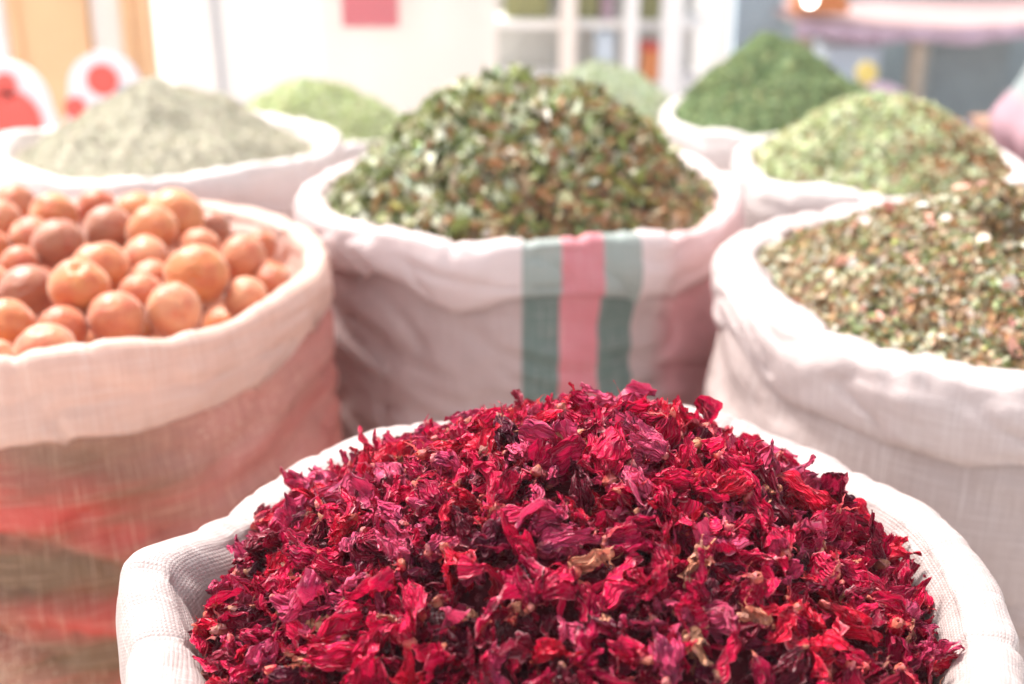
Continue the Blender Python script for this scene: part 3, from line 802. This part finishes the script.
heap('dark_green_herbs', 'dark green fine herbs in a tall steep cone', (.475, 2.16), .480, .200, .150, 1.30, 13, 13000, .010,
     [(3, (.26, .36, .17), 1), (2, (.33, .43, .21), 1), (1, (.15, .23, .10), 1), (1, (.38, .40, .18), 1)], (.20, .28, .13), fine, rough=.014, off=(-.05, .0), cat='dried herbs', dent=[(.09, -.05, .035, .03), (-.06, -.07, .03, .014)])
heap('browning_leaves', 'pale green leaves turning brown on one flank, heaped behind the right sack', (.488, 1.64), .520, .162, .090, 1.8, 14, 9000, .013,
     [(4, (.60, .66, .38), .5), (3, (.70, .74, .50), .5), (2, (.42, .48, .22), 1), (.4, BROWN, 3), (.3, RUST, 1.5), (.4, TAN, 2)], (.22, .22, .08), leaf, rough=.010, lift=.006, cat='dried herbs',
     zones=lambda x, y, g: np.clip(-.1 + 1.1 * x - .4 * y, 0, 1))

# ------------------------------------------------------------------ ground and the lane behind
m, nt, b, out = mat('pale_paving')
tc = N(nt, 'ShaderNodeTexCoord'); br = N(nt, 'ShaderNodeTexBrick'); L(nt, tc.outputs['Object'], br.inputs['Vector'])
br.inputs['Scale'].default_value = 2.5; br.inputs['Color1'].default_value = (.62, .56, .51, 1); br.inputs['Color2'].default_value = (.55, .50, .46, 1); br.inputs['Mortar'].default_value = (.36, .33, .30, 1); br.inputs['Mortar Size'].default_value = .012
nz = N(nt, 'ShaderNodeTexNoise'); nz.inputs['Scale'].default_value = 3; L(nt, tc.outputs['Object'], nz.inputs['Vector'])
L(nt, mixc(nt, .25, br.outputs[0], nz.outputs[1], 'SOFT_LIGHT'), b.inputs['Base Color']); b.inputs['Roughness'].default_value = .75
V = [(-14, -4, 0), (14, -4, 0), (14, 30, 0), (-14, 30, 0)]
g_ = link('ground', quad_mesh('ground', V, [(0, 1, 2, 3)], smooth=False), m); g_['kind'] = 'structure'

def glow_cloth(name, col, f=.30):
    m, nt, b, out = mat(name); nz = N(nt, 'ShaderNodeTexNoise'); nz.inputs['Scale'].default_value = 5; nz.inputs['Detail'].default_value = 4
    tc = N(nt, 'ShaderNodeTexCoord'); L(nt, tc.outputs['Object'], nz.inputs['Vector'])
    c = mixc(nt, nz.outputs[0], tuple(x * .94 for x in col), col); L(nt, c, b.inputs['Base Color']); b.inputs['Roughness'].default_value = .6
    add_translucent(nt, b, out, c, f); return m
whitecl = glow_cloth('white_tarpaulin', (.72, .70, .69)); creamcl = glow_cloth('cream_tarpaulin', (.72, .655, .605))
wood = plain('orange_plywood', (.80, .50, .27), .5, .18, 6)
tanp = plain('tan_wood', (.42, .34, .26), .6, .12)
whitep = plain('white_paint', (.88, .87, .86), .5, .04)
creamp = plain('cream_paint', (.86, .78, .72), .6, .05)
greyp = plain('grey_paint', (.45, .47, .50), .6, .1)
redc = plain('red_colour', (.80, .10, .08), .5, .06)
dark = plain('dark_metal', (.10, .10, .11), .5, .2)
pinkc = plain('pink_cloth', (.43, .28, .27), .8, .15, 12)
purp = plain('purple_cloth', (.44, .31, .38), .8, .2, 12)
bluep = plain('blue_plastic', (.05, .16, .55), .35, .1)
lblue = plain('pale_blue_plastic', (.62, .72, .82), .4, .08)
yel = plain('yellow_plastic', (.80, .62, .16), .4, .08)
teal = plain('teal_paint', (.27, .33, .35), .6, .2)
brown = plain('brown_cardboard', (.42, .24, .16), .8, .12)
oliv = plain('olive_plastic', (.28, .28, .12), .6, .2)
orng = plain('orange_plastic', (.80, .30, .10), .5, .1)
bluegrey = plain('blue_grey_plaster', (.36, .44, .50), .8, .1)

def panel(name, label, cat, x0, x1, y, z0, z1, mt, th=.03, group=None):
    """A framed board standing on the ground or hung on what is behind it."""
    e = empty(name, ((x0 + x1) / 2, y, z0), label, cat, group); w, h = x1 - x0, z1 - z0
    bm = bm_new(); bm_box(bm, (0, 0, h / 2), (w - .01, th, h - .01), .004); bm_obj('board', bm, mt, e)
    bm = bm_new()
    for s in (-1, 1): bm_box(bm, (s * (w / 2 - .012), -.004, h / 2), (.024, th + .012, h), .003)
    bm_obj('edge_batten', bm, mt, e)
    return e
panel('plywood_board', 'wide orange plywood board standing at the far left behind the powder', 'board', -1.17, -.985, 3.02, 0, 1.9, wood)
panel('plywood_board', 'narrow orange plywood board left of the white wall', 'board', -.90, -.835, 3.0, 0, 1.9, wood)
def post(label, x, y, w, mt, h=2.0, name='stall_post'):
    e = empty(name, (x, y, 0), label, 'post')
    bm = bm_new(); bm_box(bm, (0, 0, h / 2), (w, w * .6, h), .006); bm_obj('shaft', bm, mt, e)
    bm = bm_new(); bm_box(bm, (0, 0, .03), (w * 1.3, w * .9, .06), .006); bm_obj('foot', bm, mt, e)
    return e
post('cream post between the two orange plywood boards', -.945, 3.03, .075, creamp)
post('white post at the far left edge beside the wide plywood board', -1.24, 3.03, .12, whitep)
# long white stall wall with a rib
e = empty('stall_wall', (-.44, 3.12, 0), 'long white cloth stall wall behind the sacks', 'wall')
def sheet(x0, x1, y, z0, z1, mt, par, seed):
    nx, nz_ = 40, 60; V = []
    for i in range(nx):
        for j in range(nz_):
            x = x0 + (x1 - x0) * i / (nx - 1); z = z0 + (z1 - z0) * j / (nz_ - 1)
            V.append((x, y + .012 * noise.noise(Vector((x * 9, z * 1.5, seed))), z))
    i, j = np.meshgrid(np.arange(nx - 1), np.arange(nz_ - 1), indexing='ij'); q = i * nz_ + j
    F = np.stack([q, q + nz_, q + nz_ + 1, q + 1], -1).reshape(-1, 4)
    return link('cloth_panel', quad_mesh('cloth_panel', V, F), mt, par)
sheet(-.385, -.02, 0, .0, 2.0, whitecl, e, 1); sheet(-.025, .40, .02, .0, 2.0, creamcl, e, 2)
bm = bm_new(); bm_cyl(bm, (-.255, -.035, 0), (-.30, -.035, 2.0), .009); bm_obj('seam_pipe', bm, greyp, e)
e = empty('paper_sign', (-.338, 3.09, .528), 'plain pinkish red paper square pinned on the white stall wall', 'sign')
bm = bm_new(); bm_box(bm, (0, 0, .07), (.135, .006, .14), .001); bm_obj('sheet', bm, glow_cloth('red_paper', (.88, .34, .38), .45), e)
bm = bm_new()
for s in (-1, 1): bm_cyl(bm, (s * .055, -.003, .13), (s * .055, -.012, .13), .004)
bm_obj('drawing_pin', bm, dark, e)

def disc_board(label, x, z_top, y, r, blobs):
    """Rounded white die-cut board with red round print."""
    e = empty('round_topped_board', (x, y, 0), label, 'display board', 'white boards with red rounds')
    bm = bm_new(); n = 40; th = .02
    pts = [(r * math.cos(PI * k / n), z_top - r + r * math.sin(PI * k / n)) for k in range(n + 1)] + [(-r * 1.25, z_top - 2.1 * r), (-r * 1.25, 0), (r * 1.25, 0), (r * 1.25, z_top - 2.1 * r)]
    f = bm.faces.new([bm.verts.new((a, 0, c)) for a, c in pts])
    ex = bmesh.ops.extrude_face_region(bm, geom=[f]); bmesh.ops.translate(bm, vec=(0, th, 0), verts=[v for v in ex['geom'] if isinstance(v, bmesh.types.BMVert)])
    bmesh.ops.recalc_face_normals(bm, faces=bm.faces[:]); bm_obj('board', bm, plain('lilac_white_card', (.84, .80, .84), .6, .03), e)
    for bx, bz, rr, mt in blobs:
        bm = bm_new(); bm_cyl(bm, (bx, -.001, bz), (bx, -.007, bz), rr, seg=32); bm_obj('printed_round', bm, mt, e)
    return e
def at_y(px, py, Y):
    dx = (px - 512) / FPX; dy = -(py - 342) / FPX
    d = (dx, math.cos(PITCH) + dy * math.sin(PITCH), -math.sin(PITCH) + dy * math.cos(PITCH)); t = Y / d[1]
    return (d[0] * t, Y, CAMZ + d[2] * t)
Y = 2.55
a = at_y(100, 52, Y); b1 = at_y(103, 80, Y); b2 = at_y(76, 108, Y); b3 = at_y(114, 84, Y)
disc_board('white round topped board with a red disc showing over the grey powder', a[0], a[2], Y, .072, [(b1[0] - a[0], b1[2], .031, redc), (b2[0] - a[0], b2[2], .022, redc), (b3[0] - a[0] + .012, b3[2] - .012, .008, greyp)])
a = at_y(0, 62, Y); b1 = at_y(6, 84, Y); b2 = at_y(10, 122, Y)
disc_board('white round topped board with larger red rounds at the far left edge', a[0], a[2], Y, .085, [(b1[0] - a[0], b1[2], .022, redc), (b2[0] - a[0], b2[2], .066, redc), (b1[0] - a[0] + .004, b1[2] - .02, .009, greyp)])

# open shelf rack
Yr = 3.7
e = empty('display_rack', (.19, Yr, 0), 'open white display rack with posts and shelves behind the middle sacks', 'rack')
def X(px, Y=Yr): return at_y(px, 20, Y)[0] - .19
for px, w, mt in ((492, .03, creamp), (567, .045, creamp), (628, .04, whitep), (668, .06, whitep)):
    bm = bm_new(); bm_box(bm, (X(px), -.10, .9), (w, .04, 1.8), .004); bm_obj('upright', bm, mt, e)
for zz in (.10, .30, .47, .78):
    bm = bm_new(); bm_box(bm, (.03, .06, zz), (.66, .26, .022), .004); bm_obj('shelf', bm, whitep, e)
bm = bm_new(); bm_box(bm, (.03, .205, .9), (.66, .012, 1.8), .002); bm_obj('back_panel', bm, plain('grey_board', (.55, .55, .52), .7, .1), e)
def crate(name, label, cat, c, s, mt, mt2=None, lid=True, rz=0):
    e = empty(name, c, label, cat, None, rz)
    bm = bm_new(); t = .008
    bm_box(bm, (0, 0, t / 2), (s[0], s[1], t))
    for sx in (-1, 1): bm_box(bm, (sx * (s[0] / 2 - t / 2), 0, s[2] / 2 + t / 2), (t, s[1], s[2] - t), .002)
    for sy in (-1, 1): bm_box(bm, (0, sy * (s[1] / 2 - t / 2), s[2] / 2 + t / 2), (s[0] - 2 * t - .001, t, s[2] - t), .002)
    bm_obj('box', bm, mt, e)
    bm = bm_new(); bm_box(bm, (0, 0, s[2] + .008), (s[0] + .008, s[1] + .008, .014), .004); bm_obj('lid', bm, mt2 or mt, e)
    return e
def gx(px, Y=Yr): return at_y(px, 20, Y)[0]
crate('storage_box', 'olive box on the rack shelf at the left end', 'box', (gx(527), Yr + .05, .482), (.13, .14, .11), oliv, greyp)
crate('storage_box', 'olive and orange box on the middle of the rack shelf', 'box', (gx(588), Yr + .03, .482), (.06, .12, .10), oliv, orng)
crate('storage_box', 'purple box beside the olive one on the rack', 'box', (gx(606), Yr + .0, .482), (.035, .10, .07), purp, purp)
crate('storage_box', 'orange red box on the lower rack shelf at the right', 'box', (gx(650), Yr - .01, .312), (.05, .12, .085), orng, redc)
crate('storage_box', 'pale blue box on the lower rack shelf', 'box', (gx(605), Yr + .0, .312), (.05, .12, .12), lblue, lblue)
crate('storage_box', 'dark olive box high on the right bay of the rack', 'box', (gx(648), Yr + .0, .482), (.05, .12, .10), oliv, dark)
post('blue grey square pillar behind the dark green cone', at_y(757, 10, 4.4)[0], 4.4, .16, bluegrey, 2.6, 'square_pillar')
post('white square pillar right of the display rack', at_y(708, 10, 4.3)[0], 4.3, .14, whitep, 2.6, 'square_pillar')
# pink covered stall table
Yt = 4.0
x0 = at_y(795, 20, Yt)[0]; x1 = 2.4; zt = .43
e = empty('stall_table', ((x0 + x1) / 2, Yt, 0), 'long stall table under pink cloth with a purple hem at the upper right', 'table')
w = x1 - x0
nx, ny = 60, 16; V = []
for i in range(nx):
    for j in range(ny):
        u = i / (nx - 1) - .5; v = j / (ny - 1)
        V.append((u * w, v * .8, zt + .006 * noise.noise(Vector((u * 14, v * 5, 3))) + .012 * math.sin(u * 7)))
i, j = np.meshgrid(np.arange(nx - 1), np.arange(ny - 1), indexing='ij'); q = i * ny + j
F = np.stack([q, q + ny, q + ny + 1, q + 1], -1).reshape(-1, 4)
o = link('table_cover', quad_mesh('table_cover', V, F), pinkc, e); sm = o.modifiers.new('thick', 'SOLIDIFY'); sm.thickness = .006
V = []
for i in range(160):
    u = i / 159 - .5
    for j in range(6):
        v = j / 5
        V.append((u * w, -.012 - .012 * v + .012 * v * math.sin(u * 90 + 2 * math.sin(u * 17)), zt + .012 * math.sin(u * 7) - v * (.045 + .006 * math.sin(u * 31))))
i, j = np.meshgrid(np.arange(159), np.arange(5), indexing='ij'); q = i * 6 + j
F = np.stack([q, q + 6, q + 7, q + 1], -1).reshape(-1, 4)
o = link('valance', quad_mesh('valance', V, F), purp, e); sm = o.modifiers.new('thick', 'SOLIDIFY'); sm.thickness = .004
for px, yy in ((803, .04), (918, .04), (803, .74), (918, .74), (1080, .04)):
    bm = bm_new(); bm_box(bm, (at_y(px, 50, Yt + yy)[0] - (x0 + x1) / 2, yy, (zt - .02) / 2), (.05, .04, zt - .02), .004); bm_obj('leg', bm, tanp, e)
e = empty('folded_cloth', (at_y(826, 12, Yt)[0], Yt + .10, zt + .022), 'bright orange folded cloth on the left end of the pink table', 'cloth')
bm = bm_new()
for k in range(4): bm_box(bm, (.004 * math.sin(k * 2.1), .003 * math.cos(k * 3), .010 + .0165 * k), (.17 - .006 * k, .14 - .004 * k, .0155), .006)
bm_obj('fold_stack', bm, orng, e, True)
bm = bm_new(); bm_box(bm, (0, -.002, .071), (.05, .146, .004), .001); bm_obj('band', bm, creamp, e)
e = empty('shop_wall', (2.3, 5.4, 0), 'dull blue grey shop wall closing the view behind the pink table', 'wall')
bm = bm_new(); bm_box(bm, (0, 0, 1.2), (2.9, .12, 2.4), .01); bm_obj('masonry', bm, bluegrey, e)
bm = bm_new(); bm_box(bm, (0, -.07, .15), (2.9, .03, .30), .006); bm_obj('plinth', bm, teal, e)
for k in range(4):
    bm = bm_new(); bm_box(bm, (-1.1 + .7 * k, -.068, 1.0), (.46, .02, 1.3), .006); bm_obj('shutter', bm, teal, e)
# things under and before the table
Yu = 3.85
def ux(px, Y=Yu): return at_y(px, 60, Y)[0]
crate('storage_box', 'pale blue tub with white lid under the pink table, leftmost there', 'tub', (ux(846, 4.2), 4.2, 0), (.17, .2, .33), lblue, lblue)
crate('storage_box', 'dark grey box with purple lid in front of the pale blue tub', 'box', (ux(862), Yu, 0), (.22, .18, .245), greyp, purp)
crate('storage_box', 'bright blue crate near the right edge', 'crate', (ux(958, 3.3), 3.3, 0), (.13, .18, .225), bluep, bluep)
crate('storage_box', 'pale lilac box in front of the bright blue crate', 'box', (ux(980, 3.05), 3.05, 0), (.06, .12, .19), lblue, lblue)
crate('storage_box', 'tall dark teal cabinet box in shade under the pink table', 'cabinet', (ux(958, 4.4), 4.4, 0), (.25, .25, .38), teal, dark)
crate('storage_box', 'narrow brown cardboard box standing by the draped cloth', 'box', (ux(996, 3.2), 3.2, 0), (.05, .12, .27), brown, brown)
# yellow ball on the dark box
e = empty('signal_disc', (ux(868, 3.6), 3.6, .0), 'small round yellow disc on a stick behind the dark green cone', 'marker')
bm = bm_new(); zc = at_y(866, 73, 3.6)[2]; bm_cyl(bm, (0, -.006, zc), (0, .006, zc), .03, seg=32); bm_obj('disc', bm, yel, e)
bm = bm_new(); bm_cyl(bm, (0, .014, 0), (0, .014, zc), .006); bm_obj('stick', bm, brown, e)
# lit bulb
lx = at_y(810, 0, 3.5)
e = empty('hanging_lamp', lx, 'small glowing white bulb hanging above the dark green cone', 'lamp')
me_, nt, b, out = mat('glowing_bulb'); b.inputs['Emission Color'].default_value = (1, .96, .9, 1); b.inputs['Emission Strength'].default_value = 3
bm = bm_new(); bmesh.ops.create_uvsphere(bm, u_segments=24, v_segments=16, radius=.016); bm_obj('bulb', bm, me_, e, True)
bm = bm_new(); bm_cyl(bm, (0, 0, .018), (0, 0, .05), .012); bm_obj('socket', bm, dark, e)
bm = bm_new(); bm_cyl(bm, (0, 0, .05), (0, 0, 1.3), .003, seg=8); bm_obj('cord', bm, dark, e)

# draped cloth at the right edge
def draped(label, c):
    e = empty('cloth_stand', c, label, 'draped cloth')
    nt_, nz_ = 140, 50; V, C = [], []
    for j in range(nz_):
        q = j / (nz_ - 1)
        for k in range(nt_ + 1):
            t = 2 * PI * k / nt_
            zz = .02 + .76 * q
            r0 = float(np.interp(zz, [0, .40, .50, .55, .60, .66, .72, .78], [.20, .195, .20, .215, .18, .16, .13, .02]))
            r = r0 * (1 + .05 * math.sin(7 * t + 3 * q) + .03 * math.sin(11 * t))
            V.append((r * math.cos(t), r * math.sin(t), zz))
            cc = (.62, .09, .07) if zz < .49 else (.44, .27, .32) if zz < .585 else (.30, .34, .35) if zz < .665 else (.66, .22, .08)
            if zz < .49 and int(zz * 30) % 3 == 0: cc = (.60, .20, .17)
            C.append((*cc, 1))
    i, j = np.meshgrid(np.arange(nz_ - 1), np.arange(nt_), indexing='ij'); q = i * (nt_ + 1) + j
    F = np.stack([q, q + 1, q + nt_ + 2, q + nt_ + 1], -1).reshape(-1, 4)
    link('cloth', quad_mesh('cloth', V, F, vcol=C), tint_mat('banded_cloth', .8, .1, .2), e)
    bm = bm_new(); bm_cyl(bm, (0, 0, 0), (0, 0, .80), .012); bm_obj('pole', bm, dark, e)
    bm = bm_new(); bm_cyl(bm, (0, 0, 0), (0, 0, .015), .10, .09, 24); bm_obj('base', bm, dark, e)
draped('cloth banded in red pink grey and orange draped on a pole at the right edge', (.897, 1.75, 0))

# ------------------------------------------------------------------ haze volume added to whiten the far row like lens bloom
hm = bpy.data.materials.new('veil_haze'); hm.use_nodes = True; hnt = hm.node_tree; hnt.nodes.clear()
ho = hnt.nodes.new('ShaderNodeOutputMaterial'); pv = hnt.nodes.new('ShaderNodeVolumePrincipled')
pv.inputs['Color'].default_value = (.97, .94, .93, 1); pv.inputs['Density'].default_value = .010; pv.inputs['Anisotropy'].default_value = .2
hnt.links.new(pv.outputs[0], ho.inputs['Volume'])
bm = bm_new(); bm_box(bm, (0, 13, 1.0), (29, 35, 4.0)); hz = bm_obj('added_bloom_haze', bm, hm); hz['kind'] = 'stuff'
# ------------------------------------------------------------------ light, sky, camera
w = bpy.data.worlds.new('World'); scene.world = w; w.use_nodes = True
nt = w.node_tree; bg = nt.nodes['Background']
sky = nt.nodes.new('ShaderNodeTexSky'); sky.sky_type = 'NISHITA'; sky.sun_disc = False
EL, AZ = R_(58), R_(-42)          # azimuth measured from +Y (away from the viewer), negative to the left
sky.sun_elevation = EL; sky.sun_rotation = AZ
sky.air_density = 1.0; sky.dust_density = 3.0; sky.ozone_density = 1.0
hs = nt.nodes.new('ShaderNodeHueSaturation'); hs.inputs['Saturation'].default_value = .25
nt.links.new(sky.outputs[0], hs.inputs['Color']); nt.links.new(hs.outputs[0], bg.inputs[0])
bg.inputs[1].default_value = .08
sun = bpy.data.lights.new('sun', 'SUN'); sun.energy = 1.5; sun.angle = R_(12); sun.color = (1, .95, .89)
so = bpy.data.objects.new('sun', sun); COL.objects.link(so)
d = Vector((math.sin(AZ) * math.cos(EL), math.cos(AZ) * math.cos(EL), math.sin(EL)))
so.rotation_euler = d.to_track_quat('Z', 'Y').to_euler(); so.location = (0, 0, 5)

cam = bpy.data.cameras.new('camera'); co = bpy.data.objects.new('camera', cam); COL.objects.link(co)
co.location = (0, 0, CAMZ); co.rotation_euler = (PI / 2 - PITCH, 0, 0)
cam.sensor_width = 36; cam.lens = 36 * FPX / 1024; cam.clip_start = .02; cam.clip_end = 300
cam.dof.use_dof = True; cam.dof.focus_distance = .635; cam.dof.aperture_fstop = 4.8
scene.camera = co
vs = scene.view_settings; vs.view_transform = 'Standard'; vs.look = 'None'; vs.exposure = 2.3; vs.gamma = 1.0
scene.cycles.use_denoising = True
scene.cycles.max_bounces = 10; scene.cycles.diffuse_bounces = 5; scene.cycles.transmission_bounces = 4
